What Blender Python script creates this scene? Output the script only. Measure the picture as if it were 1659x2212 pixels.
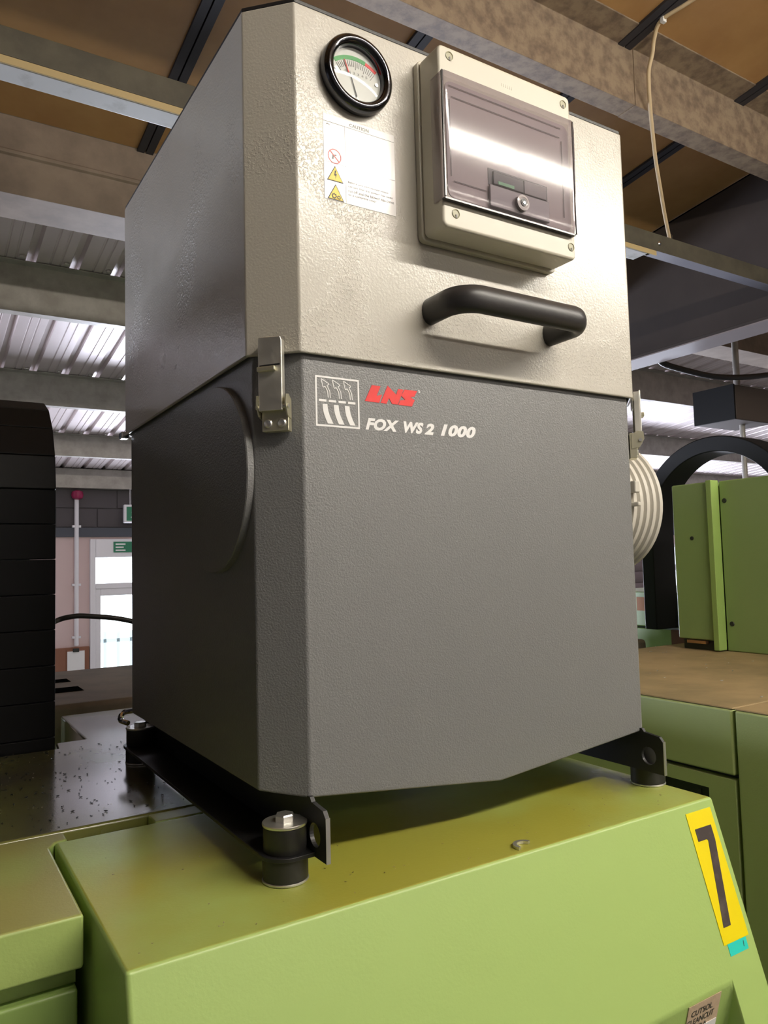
import bpy, bmesh, math, random
from mathutils import Vector, Matrix
random.seed(7)
for o in list(bpy.data.objects): bpy.data.objects.remove(o)
S = bpy.context.scene
COL = S.collection

# ------------------------------------------------------------------ camera
cam = bpy.data.cameras.new('camera'); camo = bpy.data.objects.new('camera', cam); COL.objects.link(camo)
R0 = (0.847440559699385, -0.5302675883084641, -0.025705691312126838)
R1 = (0.014063655376337247, 0.07082593866899398, -0.9973895427610568)
R2 = (0.5307039771603043, 0.8448668363719195, 0.06747827372609738)
camo.matrix_world = Matrix(((R0[0], -R1[0], -R2[0], -0.30522), (R0[1], -R1[1], -R2[1], -0.62493),
                            (R0[2], -R1[2], -R2[2], 2.4519), (0, 0, 0, 1)))
cam.sensor_fit = 'HORIZONTAL'; cam.sensor_width = 36; cam.lens = 1633.62 * 36 / 1659
cam.clip_start = 0.02; cam.clip_end = 200
S.camera = camo

# ------------------------------------------------------------------ world, daylight at the windows, added fill, exposure
w = bpy.data.worlds.new('overcast_sky'); S.world = w; w.use_nodes = True
w.node_tree.nodes['Background'].inputs[0].default_value = (0.86, 0.93, 1.0, 1)
w.node_tree.nodes['Background'].inputs[1].default_value = 3.0
S.view_settings.view_transform = 'Standard'; S.view_settings.look = 'None'
S.view_settings.gamma = 1; S.view_settings.use_curve_mapping = False
S.view_settings.exposure = 0.62

def area(name, loc, rot, sx, sy, power, col):
    l = bpy.data.lights.new(name, 'AREA'); l.shape = 'RECTANGLE'; l.size = sx; l.size_y = sy
    l.energy = power; l.color = col
    o = bpy.data.objects.new(name, l); COL.objects.link(o); o.location = loc; o.rotation_euler = rot
    return o
DAY = (0.78, 0.84, 1.0)
area('window_daylight_left', (-6.85, 3.0, 2.6), (0, math.radians(-90), 0), 1.5, 8.0, 4, DAY)
area('window_daylight_back', (1.95, 8.30, 1.9), (math.radians(-90), 0, 0), 0.9, 1.5, 70, DAY)
area('added_fill_back_left', (-5.2, 8.30, 2.35), (math.radians(-90), 0, 0), 3.0, 1.2, 520, DAY)  # added fill for the roof and the collector's left side; no window built here
area('added_fill_back_middle', (6.6, 8.30, 1.7), (math.radians(-90), 0, 0), 6.5, 1.6, 600, DAY)  # added fill to brighten the roof sheets, hidden behind the collector; no window here
area('window_daylight_back_right', (11.75, 8.30, 2.1), (math.radians(-90), 0, 0), 1.2, 0.8, 60, DAY)

# ------------------------------------------------------------------ materials
MATS = {}
def mat(name, col, rough=0.5, metal=0.0, bump=None, var=None, rvar=None, spec=0.5, emit=None, coat=0.0, coatr=0.03):
    m = bpy.data.materials.new(name); m.use_nodes = True; nt = m.node_tree; b = nt.nodes['Principled BSDF']
    b.inputs['Base Color'].default_value = (*col, 1); b.inputs['Roughness'].default_value = rough
    b.inputs['Metallic'].default_value = metal; b.inputs['Specular IOR Level'].default_value = spec
    b.inputs['Coat Weight'].default_value = coat; b.inputs['Coat Roughness'].default_value = coatr
    tc = nt.nodes.new('ShaderNodeTexCoord')
    def noise(scale, det=3, rg=0.55):
        n = nt.nodes.new('ShaderNodeTexNoise'); n.inputs['Scale'].default_value = scale
        n.inputs['Detail'].default_value = det; n.inputs['Roughness'].default_value = rg
        nt.links.new(tc.outputs['Object'], n.inputs['Vector']); return n
    def ramp(src, a, bb, ca, cb):
        r = nt.nodes.new('ShaderNodeValToRGB'); r.color_ramp.elements[0].position = a; r.color_ramp.elements[1].position = bb
        r.color_ramp.elements[0].color = (*ca, 1); r.color_ramp.elements[1].color = (*cb, 1)
        nt.links.new(src, r.inputs[0]); return r
    if var:      # (scale, other colour, from, to)
        r = ramp(noise(var[0], 5, 0.6).outputs['Fac'], var[2], var[3], col, var[1])
        nt.links.new(r.outputs[0], b.inputs['Base Color'])
    if rvar:     # (scale, other roughness, from, to)
        r = ramp(noise(rvar[0], 4).outputs['Fac'], rvar[2], rvar[3], (rough,)*3, (rvar[1],)*3)
        nt.links.new(r.outputs[0], b.inputs['Roughness'])
    if bump:     # (scale, strength, distance)
        bn = nt.nodes.new('ShaderNodeBump'); bn.inputs['Strength'].default_value = bump[1]; bn.inputs['Distance'].default_value = bump[2]
        nt.links.new(noise(bump[0], 2).outputs['Fac'], bn.inputs['Height']); nt.links.new(bn.outputs[0], b.inputs['Normal'])
    if emit:
        b.inputs['Emission Color'].default_value = (*emit[0], 1); b.inputs['Emission Strength'].default_value = emit[1]
    MATS[name] = m; return m

BEIGE = mat('beige_paint', (0.485, 0.455, 0.39), 0.34, bump=(420, 0.3, 0.0007), rvar=(16, 0.27, 0.42, 0.68), coat=0.5, coatr=0.16)
def droplets(m):
    nt = m.node_tree; b = nt.nodes['Principled BSDF']; bn = [n for n in nt.nodes if n.type == 'BUMP'][0]; tc = [n for n in nt.nodes if n.type == 'TEX_COORD'][0]
    def nz(scale, a, c):
        n = nt.nodes.new('ShaderNodeTexNoise'); n.inputs['Scale'].default_value = scale; n.inputs['Detail'].default_value = 3
        nt.links.new(tc.outputs['Object'], n.inputs['Vector'])
        r = nt.nodes.new('ShaderNodeMapRange'); r.inputs[1].default_value = a; r.inputs[2].default_value = c; nt.links.new(n.outputs['Fac'], r.inputs[0]); return r
    mu = nt.nodes.new('ShaderNodeMath'); mu.operation = 'MULTIPLY'; nt.links.new(nz(330, 0.50, 0.60).outputs[0], mu.inputs[0]); nt.links.new(nz(8, 0.50, 0.60).outputs[0], mu.inputs[1])
    b2 = nt.nodes.new('ShaderNodeBump'); b2.inputs['Strength'].default_value = 0.4; b2.inputs['Distance'].default_value = 0.0007
    nt.links.new(mu.outputs[0], b2.inputs['Height']); nt.links.new(bn.outputs[0], b2.inputs['Normal']); nt.links.new(b2.outputs[0], b.inputs['Normal']); nt.links.new(b2.outputs[0], b.inputs['Coat Normal'])
droplets(BEIGE)
DARK = mat('graphite_paint', (0.185, 0.185, 0.184), 0.38, bump=(560, 0.85, 0.0006))
BLACK = mat('black_paint', (0.014, 0.014, 0.015), 0.42)
VOID = mat('open_slot_black', (0.004, 0.004, 0.004), 1.0, spec=0.0)
RUBBER = mat('black_rubber', (0.02, 0.019, 0.018), 0.45)
PLASTIC = mat('black_plastic', (0.006, 0.006, 0.0065), 0.5, spec=0.2)
HANDLE = mat('handle_plastic', (0.035, 0.032, 0.032), 0.38, bump=(900, 0.12, 0.0003))
CHROME = mat('chrome', (0.75, 0.75, 0.76), 0.10, 1.0)
BEZEL = mat('dark_chrome', (0.10, 0.10, 0.11), 0.13, 1.0)
ZINC = mat('zinc', (0.80, 0.78, 0.70), 0.36, 0.9, rvar=(60, 0.46, 0.4, 0.6))
ZINCY = mat('yellow_zinc', (0.82, 0.78, 0.58), 0.38, 0.9)
STEELW = mat('washer_steel', (0.74, 0.73, 0.69), 0.36, 0.9)
EBOX = mat('enclosure_grey', (0.60, 0.565, 0.465), 0.38)
EDARK = mat('enclosure_inner', (0.46, 0.41, 0.40), 0.5)
SCREWG = mat('cap_screw', (0.36, 0.34, 0.22), 0.4)
WHITE = mat('white_print', (0.88, 0.87, 0.86), 0.45)
LABEL = mat('label_white', (0.72, 0.70, 0.66), 0.22, coat=0.4, coatr=0.12)
INK = mat('ink', (0.05, 0.05, 0.05), 0.5)
INKG = mat('ink_grey', (0.20, 0.19, 0.18), 0.5)
RED = mat('red_print', (0.78, 0.02, 0.018), 0.4)
PINKR = mat('prohibition_red', (0.62, 0.16, 0.15), 0.4)
GREENP = mat('green_print', (0.04, 0.30, 0.06), 0.4)
YEL = mat('yellow_print', (0.80, 0.58, 0.03), 0.4)
YELS = mat('yellow_sticker', (0.92, 0.74, 0.0), 0.42)
TEAL = mat('teal_sticker', (0.02, 0.66, 0.56), 0.5)
BROWNK = mat('faded_black', (0.055, 0.04, 0.038), 0.5, var=(60, (0.11, 0.085, 0.075), 0.5, 0.7))
TAN = mat('tan_label', (0.62, 0.47, 0.33), 0.6, var=(120, (0.52, 0.38, 0.26), 0.4, 0.7))
HOSE = mat('grey_duct', (0.60, 0.57, 0.50), 0.45)
GALV = mat('galvanised', (0.44, 0.41, 0.37), 0.5, 0.1, var=(9, (0.33, 0.30, 0.265), 0.35, 0.65), rvar=(20, 0.38, 0.4, 0.6))
RUSTY = mat('weathered_purlin', (0.30, 0.225, 0.15), 0.6, 0.0, var=(22, (0.17, 0.12, 0.085), 0.4, 0.65))
BROWNB = mat('brown_beam', (0.27, 0.205, 0.155), 0.6, 0.0, var=(6, (0.18, 0.135, 0.10), 0.35, 0.65))
SHEET = mat('roof_sheet_steel', (0.64, 0.56, 0.55), 0.36, 0.3, rvar=(5, 0.4, 0.4, 0.6))
CEIL = mat('varnished_ceiling_board', (0.50, 0.29, 0.115), 0.22, 0.0, var=(2.2, (0.40, 0.215, 0.085), 0.35, 0.65), bump=(60, 0.03, 0.0006))
STRIP = mat('dark_joint_strip', (0.035, 0.033, 0.04), 0.6)
RAFT = mat('dark_rafter', (0.036, 0.026, 0.022), 0.7, var=(3, (0.046, 0.034, 0.029), 0.4, 0.65))
TRUNK = mat('olive_trunking', (0.10, 0.09, 0.065), 0.5, var=(12, (0.075, 0.068, 0.05), 0.4, 0.6))
LAMPW = mat('lamp_white', (0.66, 0.66, 0.63), 0.22, var=(10, (0.45, 0.44, 0.40), 0.55, 0.75))
LAMPY = mat('lamp_yellowed', (0.52, 0.40, 0.20), 0.5)
CORD = mat('cream_cord', (0.60, 0.46, 0.28), 0.55)
PLASTER = mat('pink_plaster', (0.74, 0.57, 0.55), 0.8)
BLOCK = mat('painted_block', (0.10, 0.088, 0.092), 0.85, bump=(80, 0.3, 0.002))
BLUEG = mat('blue_grey_beam', (0.075, 0.08, 0.10), 0.6)
UPVC = mat('white_upvc', (0.85, 0.83, 0.86), 0.35)
SIGNG = mat('sign_green', (0.02, 0.20, 0.10), 0.5)
MAG = mat('magenta_plastic', (0.30, 0.01, 0.07), 0.4)
BRBOARD = mat('brown_board', (0.28, 0.12, 0.07), 0.7)
CONC = mat('concrete', (0.16, 0.15, 0.135), 0.85, var=(4, (0.11, 0.105, 0.095), 0.4, 0.6))
WALLM = mat('hall_wall', (0.34, 0.29, 0.25), 0.85)
ORANGE = mat('orange_label', (0.45, 0.15, 0.03), 0.5)
TUBE = mat('fluorescent_tube', (0.9, 0.9, 0.9), 0.5, emit=((1.0, 0.93, 0.82), 70.0))
TUBE2 = mat('fluorescent_tube_rear_rows', (0.9, 0.9, 0.9), 0.5, emit=((1.0, 0.93, 0.82), 42.0))
CHIP = mat('swarf', (0.55, 0.48, 0.36), 0.3, 1.0)
DUSTY = mat('dusty_brown_top', (0.33, 0.235, 0.115), 0.75, var=(7, (0.20, 0.15, 0.07), 0.4, 0.7), bump=(60, 0.2, 0.001))
DUSTD = mat('dark_dusty_top', (0.19, 0.145, 0.105), 0.85, var=(9, (0.13, 0.10, 0.075), 0.4, 0.7))

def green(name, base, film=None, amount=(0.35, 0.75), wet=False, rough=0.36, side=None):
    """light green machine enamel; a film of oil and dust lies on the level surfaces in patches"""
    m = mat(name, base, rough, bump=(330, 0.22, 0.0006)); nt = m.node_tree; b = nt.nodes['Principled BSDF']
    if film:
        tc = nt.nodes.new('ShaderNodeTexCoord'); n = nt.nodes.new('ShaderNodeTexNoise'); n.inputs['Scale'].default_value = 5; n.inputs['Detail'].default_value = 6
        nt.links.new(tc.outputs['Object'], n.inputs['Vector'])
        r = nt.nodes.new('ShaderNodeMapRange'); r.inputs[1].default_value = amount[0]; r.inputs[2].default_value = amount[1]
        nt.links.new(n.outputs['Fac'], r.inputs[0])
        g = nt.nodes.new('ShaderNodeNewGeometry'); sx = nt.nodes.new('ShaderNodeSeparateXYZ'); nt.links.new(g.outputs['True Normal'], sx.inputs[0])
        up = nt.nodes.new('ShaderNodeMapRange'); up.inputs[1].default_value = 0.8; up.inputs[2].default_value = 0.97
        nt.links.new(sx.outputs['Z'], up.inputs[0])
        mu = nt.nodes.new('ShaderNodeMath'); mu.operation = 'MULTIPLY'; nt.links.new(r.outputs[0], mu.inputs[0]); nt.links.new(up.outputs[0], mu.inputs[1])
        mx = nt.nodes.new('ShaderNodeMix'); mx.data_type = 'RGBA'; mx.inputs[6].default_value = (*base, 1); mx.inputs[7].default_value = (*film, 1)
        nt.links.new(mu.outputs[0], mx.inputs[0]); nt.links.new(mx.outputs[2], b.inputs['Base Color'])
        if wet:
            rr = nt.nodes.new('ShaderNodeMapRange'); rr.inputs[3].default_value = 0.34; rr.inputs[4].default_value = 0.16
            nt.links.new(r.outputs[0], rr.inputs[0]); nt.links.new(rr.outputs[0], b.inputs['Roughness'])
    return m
HOODG = green('green_enamel_hood', (0.40, 0.56, 0.17), (0.36, 0.35, 0.05), (0.22, 0.55))
SIDEG = green('green_enamel_cover', (0.38, 0.50, 0.15), (0.36, 0.345, 0.11), (0.2, 0.5))
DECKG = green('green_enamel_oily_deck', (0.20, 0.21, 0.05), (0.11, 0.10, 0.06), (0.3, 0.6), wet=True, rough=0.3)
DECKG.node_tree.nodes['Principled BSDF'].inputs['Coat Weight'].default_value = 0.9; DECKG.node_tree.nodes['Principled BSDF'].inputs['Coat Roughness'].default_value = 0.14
CABG = green('green_enamel_cabinet', (0.26, 0.365, 0.13))
CABM = green('green_enamel_machine_cabinet', (0.39, 0.455, 0.18))
CABL = green('green_enamel_light', (0.30, 0.44, 0.12))

def schlick(nt):
    lw = nt.nodes.new('ShaderNodeLayerWeight'); lw.inputs[0].default_value = 0.5
    p = nt.nodes.new('ShaderNodeMath'); p.operation = 'POWER'; p.inputs[1].default_value = 5; nt.links.new(lw.outputs['Facing'], p.inputs[0])
    a = nt.nodes.new('ShaderNodeMath'); a.operation = 'MULTIPLY_ADD'; a.inputs[1].default_value = 0.955; a.inputs[2].default_value = 0.045; nt.links.new(p.outputs[0], a.inputs[0])
    return a
def smoked():
    m = bpy.data.materials.new('smoked_clear_plastic'); m.use_nodes = True; nt = m.node_tree; nt.nodes.clear()
    out = nt.nodes.new('ShaderNodeOutputMaterial'); t = nt.nodes.new('ShaderNodeBsdfTransparent'); t.inputs[0].default_value = (0.72, 0.68, 0.71, 1)
    g = nt.nodes.new('ShaderNodeBsdfGlossy'); g.inputs['Roughness'].default_value = 0.09
    fr = schlick(nt)
    tc = nt.nodes.new('ShaderNodeTexCoord'); n = nt.nodes.new('ShaderNodeTexNoise'); n.inputs['Scale'].default_value = 160; n.inputs['Detail'].default_value = 3
    nt.links.new(tc.outputs['Object'], n.inputs['Vector'])
    r = nt.nodes.new('ShaderNodeValToRGB'); r.color_ramp.elements[0].position = 0.60; r.color_ramp.elements[1].position = 0.68
    nt.links.new(n.outputs['Fac'], r.inputs[0])
    d = nt.nodes.new('ShaderNodeBsdfDiffuse'); d.inputs[0].default_value = (0.34, 0.30, 0.30, 1)
    m1 = nt.nodes.new('ShaderNodeMixShader'); m1.inputs[0].default_value = 0.12
    nt.links.new(t.outputs[0], m1.inputs[1]); nt.links.new(d.outputs[0], m1.inputs[2])
    m2 = nt.nodes.new('ShaderNodeMixShader'); nt.links.new(fr.outputs[0], m2.inputs[0])
    nt.links.new(m1.outputs[0], m2.inputs[1]); nt.links.new(g.outputs[0], m2.inputs[2]); nt.links.new(m2.outputs[0], out.inputs[0])
    return m
SMOKE = smoked()
def clear(name, tint=(0.95, 0.97, 0.97)):
    m = bpy.data.materials.new(name); m.use_nodes = True; nt = m.node_tree; nt.nodes.clear()
    out = nt.nodes.new('ShaderNodeOutputMaterial'); t = nt.nodes.new('ShaderNodeBsdfTransparent'); t.inputs[0].default_value = (*tint, 1)
    g = nt.nodes.new('ShaderNodeBsdfGlossy'); g.inputs['Roughness'].default_value = 0.05
    fr = schlick(nt)
    m2 = nt.nodes.new('ShaderNodeMixShader'); nt.links.new(fr.outputs[0], m2.inputs[0])
    nt.links.new(t.outputs[0], m2.inputs[1]); nt.links.new(g.outputs[0], m2.inputs[2]); nt.links.new(m2.outputs[0], out.inputs[0])
    return m
GLASS = clear('clear_glass')

# ------------------------------------------------------------------ geometry helpers
V3 = Vector
class G:
    def __init__(s): s.v = []; s.f = []
    def add(s, v, f):
        n = len(s.v); s.v += [V3(p) for p in v]; s.f += [tuple(i + n for i in q) for q in f]; return s
    def box(s, x0, x1, y0, y1, z0, z1, fr=None):
        p = [(x0,y0,z0),(x1,y0,z0),(x1,y1,z0),(x0,y1,z0),(x0,y0,z1),(x1,y0,z1),(x1,y1,z1),(x0,y1,z1)]
        if fr: p = [fr(*q) for q in p]
        return s.add(p, [(0,3,2,1),(4,5,6,7),(0,1,5,4),(1,2,6,5),(2,3,7,6),(3,0,4,7)])
    def prism(s, poly, fr, h0, h1):
        n = len(poly); p = [fr(a, b, h0) for a, b in poly] + [fr(a, b, h1) for a, b in poly]
        f = [tuple(range(n))[::-1], tuple(range(n, 2*n))] + [(i, (i+1) % n, n + (i+1) % n, n + i) for i in range(n)]
        return s.add(p, f)
    def loft(s, rings, closed=True, caps=True):
        n = len(rings[0]); v = [p for r in rings for p in r]; f = []
        for k in range(len(rings)-1):
            for i in range(n if closed else n-1):
                j = (i+1) % n; f.append((k*n+i, k*n+j, (k+1)*n+j, (k+1)*n+i))
        if caps and closed: f.append(tuple(range(n))[::-1]); f.append(tuple(range((len(rings)-1)*n, len(rings)*n)))
        return s.add(v, f)
    def lathe(s, prof, fr, n=32):
        rings = [[fr(r*math.cos(2*math.pi*i/n), r*math.sin(2*math.pi*i/n), h) for i in range(n)] for r, h in prof]
        return s.loft(rings)
    def tube(s, path, r, n=10, up=(0,0,1), ell=None):
        path = [V3(p) for p in path]; rings = []
        for i, p in enumerate(path):
            t = (path[min(i+1, len(path)-1)] - path[max(i-1, 0)]).normalized()
            u = V3(up); a = (u - t*u.dot(t)).normalized(); b = t.cross(a)
            ra, rb = (ell if ell else (r, r))
            rings.append([p + a*ra*math.cos(2*math.pi*k/n) + b*rb*math.sin(2*math.pi*k/n) for k in range(n)])
        return s.loft(rings)
def rootloc(p):
    L = V3((0,0,0))
    while p is not None: L = L + V3(p.location); p = p.parent
    return L
def build(name, g, m, parent=None, bevel=0, seg=2, smooth=None, label=None):
    L = rootloc(parent); me = bpy.data.meshes.new(name)
    me.from_pydata([p - L for p in g.v], [], g.f); 
    bm = bmesh.new(); bm.from_mesh(me); bmesh.ops.recalc_face_normals(bm, faces=bm.faces); bm.to_mesh(me); bm.free()
    me.materials.append(m); o = bpy.data.objects.new(name, me); COL.objects.link(o); o.parent = parent
    if bevel:
        b = o.modifiers.new('bevel', 'BEVEL'); b.width = bevel; b.segments = seg; b.limit_method = 'ANGLE'; b.angle_limit = math.radians(25); b.harden_normals = True
    if smooth is None: smooth = 40 if not bevel else 30
    if smooth:
        me.polygons.foreach_set('use_smooth', [True]*len(me.polygons)); me.set_sharp_from_angle(angle=math.radians(smooth))
    if label: o['label'] = label
    return o
def empty(name, loc, label, cat, group=None):
    o = bpy.data.objects.new(name, None); o.empty_display_size = 0.05; COL.objects.link(o); o.location = loc
    return tag(o, label, cat, group)
def tag(o, label, cat=None, group=None, kind=None):
    o['label'] = label
    if cat: o['category'] = cat
    if group: o['group'] = group
    if kind: o['kind'] = kind
    return o
def struct(name, g, m, label=None, parent=None, **k):
    o = build(name, g, m, parent, **k)
    if parent is None: o['kind'] = 'structure'
    if label: o['label'] = label
    return o
def clone(o, parent, loc=(0,0,0), rot=None):
    c = o.copy(); COL.objects.link(c); c.parent = parent; c.location = loc
    if rot is not None: c.rotation_euler = rot
    return c
def text(name, s, fr, x, y, wd, ht, m, parent, h=(0, 0.0003), bold=0.0, shear=0.0, sp=1.0):
    """flat print: lower-left at (x,y) in the frame, squeezed to wd x ht"""
    cu = bpy.data.curves.new('t', 'FONT'); cu.body = s; cu.size = 1; cu.offset = bold; cu.space_character = sp; cu.resolution_u = 3
    o = bpy.data.objects.new('t', cu); COL.objects.link(o)
    dg = bpy.context.evaluated_depsgraph_get(); me = bpy.data.meshes.new_from_object(o.evaluated_get(dg))
    vs = [v.co.copy() for v in me.vertices]; fs = [tuple(p.vertices) for p in me.polygons]
    bpy.data.objects.remove(o); bpy.data.curves.remove(cu); bpy.data.meshes.remove(me)
    vs = [V3((v.x + shear*v.y, v.y, 0)) for v in vs]
    x0 = min(v.x for v in vs); x1 = max(v.x for v in vs); y0 = min(v.y for v in vs); y1 = max(v.y for v in vs)
    g = G(); g.add([fr(x + (v.x-x0)/(x1-x0)*wd, y + (v.y-y0)/(y1-y0)*ht, h[1]) for v in vs], fs)
    L = rootloc(parent); me = bpy.data.meshes.new(name); me.from_pydata([p - L for p in g.v], [], g.f); me.materials.append(m)
    ob = bpy.data.objects.new(name, me); COL.objects.link(ob); ob.parent = parent
    return ob
def circ(cx, cy, r, n=24, a0=0, a1=360):
    k = n if a1-a0 >= 360 else n+1
    return [(cx + r*math.cos(math.radians(a0 + (a1-a0)*i/n)), cy + r*math.sin(math.radians(a0 + (a1-a0)*i/n))) for i in range(k)]
def ringband(g, fr, cx, cy, r0, r1, a0, a1, h0, h1, n=24):
    o = circ(cx, cy, r1, n, a0, a1) ; i = circ(cx, cy, r0, n, a0, a1)
    if a1-a0 >= 360: o.append(o[0]); i.append(i[0])
    for k in range(len(o)-1): g.prism([i[k], o[k], o[k+1], i[k+1]], fr, h0, h1)
    return g
def rrect(x0, x1, y0, y1, r, n=4):
    P = []
    for cx, cy, a in ((x1-r, y1-r, 0), (x0+r, y1-r, 90), (x0+r, y0+r, 180), (x1-r, y0+r, 270)):
        P += [(cx + r*math.cos(math.radians(a+90*k/n)), cy + r*math.sin(math.radians(a+90*k/n))) for k in range(n+1)]
    return P

# ================================================================== the hall
T = 0.115
def zr(y): return 4.632 - T*(y + 0.62493)          # underside of the roof
EAVE = 8.4
g = G(); g.box(-7, 14, -9, EAVE, -0.1, 0); floor = struct('floor', g, CONC, 'grey concrete workshop floor')
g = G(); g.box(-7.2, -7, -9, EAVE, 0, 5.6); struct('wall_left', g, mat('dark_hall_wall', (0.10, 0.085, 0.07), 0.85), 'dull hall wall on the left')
g = G(); g.box(14, 14.2, -9, EAVE, 0, 5.6); struct('wall_right', g, WALLM, 'dull hall wall on the right')
g = G(); g.box(-7, 14, -9.2, -9, 0, 5.7); struct('wall_front', g, WALLM, 'dull hall wall behind the camera')
# back wall with a door opening and a window opening, plaster below, painted blocks above
DX0, DX1 = 1.416, 2.50; WX0, WX1 = 11.1, 12.4
g = G()
for x0, x1, z0, z1 in ((-7, DX0, 0, 2.834), (DX0, DX1, 2.807, 2.834), (DX1, WX0, 0, 2.834), (WX0, WX1, 0, 1.75), (WX0, WX1, 2.66, 2.834), (WX1, 14, 0, 2.834)):
    g.box(x0, x1, EAVE, EAVE+0.2, z0, z1)
wb = struct('wall_back', g, PLASTER, 'pink plastered back wall of the workshop')
g = G(); g.box(-7, 14, EAVE+0.012, EAVE+0.2, 2.834, 3.7); build('block_backing', g, BLOCK, wb)
blk = None
for r in range(2):
    for k in range(5):
        x0 = 0.62 + k*0.44 - (0.22 if r else 0) ; z0 = 2.945 + r*0.219
        if blk is None:
            g = G(); g.box(-0.214, 0.214, 0, 0.012, 0, 0.209); blk = build('concrete_block', g, BLOCK, wb, bevel=0.004); blk.location = (x0+0.22, EAVE, z0)
        else: clone(blk, wb, (x0+0.22, EAVE, z0))
g = G(); g.box(-7, 14, EAVE-0.03, EAVE+0.01, 2.834, 2.938); struct('trim_1', g, BLUEG, 'blue grey band along the back wall above the door')
g = G(); g.box(0.4, 1.41, EAVE-0.036, EAVE-0.004, 0.9, 1.611); tag(build('notice_board', g, BRBOARD, bevel=0.004), 'brown wooden board on the wall beside the glazed door', 'board')

# door with transom
d = struct('door_1', G().box(DX0, DX0+0.06, EAVE-0.05, EAVE+0.08, 0, 2.807).box(DX1-0.06, DX1, EAVE-0.05, EAVE+0.08, 0, 2.807)
           .box(DX0+0.06, DX1-0.06, EAVE-0.05, EAVE+0.08, 2.60, 2.807).box(DX0+0.06, DX1-0.06, EAVE-0.05, EAVE+0.08, 2.245, 2.305), UPVC,
           'white framed glazed exit door with a transom light', bevel=0.006)
g = G(); g.box(DX0+0.05, DX1-0.05, EAVE, EAVE+0.01, 2.30, 2.61); build('pane', g, GLASS, d)
g = G()
for x0, x1, z0, z1 in ((DX0+0.06, DX0+0.115, 0.02, 2.245), (DX1-0.115, DX1-0.06, 0.02, 2.245), (DX0+0.115, DX1-0.115, 2.165, 2.245), (DX0+0.115, DX1-0.115, 0.02, 0.16)):
    g.box(x0, x1, EAVE-0.04, EAVE+0.03, z0, z1)
leaf = build('door_leaf', g, UPVC, d, bevel=0.006)
g = G(); g.box(DX0+0.11, DX1-0.11, EAVE, EAVE+0.01, 0.15, 2.17); build('pane', g, GLASS, leaf)
wn = struct('window_1', G().box(WX0, WX0+0.06, EAVE-0.04, EAVE+0.08, 1.75, 2.66).box(WX1-0.06, WX1, EAVE-0.04, EAVE+0.08, 1.75, 2.66)
            .box(WX0, WX1, EAVE-0.04, EAVE+0.08, 1.75, 1.80).box(WX0, WX1, EAVE-0.04, EAVE+0.08, 2.61, 2.66).box(WX0, WX1, EAVE-0.04, EAVE+0.08, 2.19, 2.29).box(11.66, 11.76, EAVE-0.04, EAVE+0.08, 1.75, 2.66), UPVC,
            'white framed window in the back wall on the right', bevel=0.006)
for x0, x1 in ((WX0+0.06, 11.66), (11.76, WX1-0.06)):
    for z0, z1 in ((1.80, 2.19), (2.29, 2.61)):
        g = G(); g.box(x0, x1, EAVE+0.01, EAVE+0.02, z0, z1); build('pane', g, GLASS, wn)
# the ribs of a part-lowered shutter left of that window
sh = empty('roller_shutter', (10.75, EAVE-0.1, 0), 'brown grey ribbed shutter beside the far right window', 'shutter')
sl = None
for k in range(9):
    if sl is None:
        g = G(); g.prism([(-0.02, 0), (0.03, 0.0), (0.055, 0.05), (0.055, 0.15), (0.03, 0.195), (-0.02, 0.195)], lambda a, b, c: V3((10.75 + c, EAVE-0.06-a, 1.2+b)), -0.34, 0.34)
        sl = build('slat', g, mat('shutter_paint', (0.16, 0.125, 0.12), 0.6), sh)
    else: clone(sl, sh, (0, 0, 0.2*k))
# outside the door: pale paving and a fence
g = G(); g.box(-10, 25, EAVE+0.2, 30, -0.15, -0.05); struct('ground_outside', g, mat('pale_paving', (0.7, 0.72, 0.72), 0.8), 'pale paving outside the door')
fe = empty('yard_fence', (3.0, 13.0, 0), 'pale railing fence seen through the glazed door', 'fence')
g = G(); g.box(1.0, 6.0, 12.98, 13.02, 1.22, 1.28).box(1.0, 6.0, 12.98, 13.02, 0.25, 0.31); FEN = mat('fence_grey', (0.42, 0.50, 0.52), 0.6); build('rail', g, FEN, fe)
bar = None
for k in range(20):
    if bar is None:
        g = G(); g.box(1.2, 1.25, 12.98, 13.02, -0.05, 1.4); bar = build('fence_bar', g, FEN, fe)
    else: clone(bar, fe, (0.22*k, 0, 0))

# ---- roof: steel sheet beyond the brown beam, varnished boards on this side
g = G(); y0, y1 = 2.62, EAVE+0.2; xs = []; x = -7.0
while x < 14:
    for dx, up in ((0, 0), (0.040, 0), (0.044, 0.005), (0.050, 0.005), (0.054, 0), (0.090, 0), (0.094, 0.005), (0.100, 0.005), (0.104, 0), (0.145, 0), (0.157, 0.030), (0.185, 0.030), (0.197, 0)): xs.append((x+dx, up))
    x += 0.2205
rows = [[V3((x, y, zr(y) + up)) for x, up in xs] for y in (y0, 3.75, 5.4, 6.95, y1)]
g.loft(rows, closed=False)
struct('roof_sheeting', g, SHEET, 'silver ribbed steel roof sheeting over the far half of the hall', smooth=0)
g = G(); g.add([(-7, -9, zr(-9)+0.06), (14, -9, zr(-9)+0.06), (14, 2.62, zr(2.62)+0.06), (-7, 2.62, zr(2.62)+0.06)], [(0,1,2,3)])
g.add([(-7, 2.6, zr(2.6)+0.12), (14, 2.6, zr(2.6)+0.12), (14, 9, zr(9)+0.12), (-7, 9, zr(9)+0.12)], [(0,1,2,3)])
cl = struct('ceiling', g, STRIP, 'brown varnished board ceiling with dark joint strips')
SX = 0.7315; pan = {}; stp = {}
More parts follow.
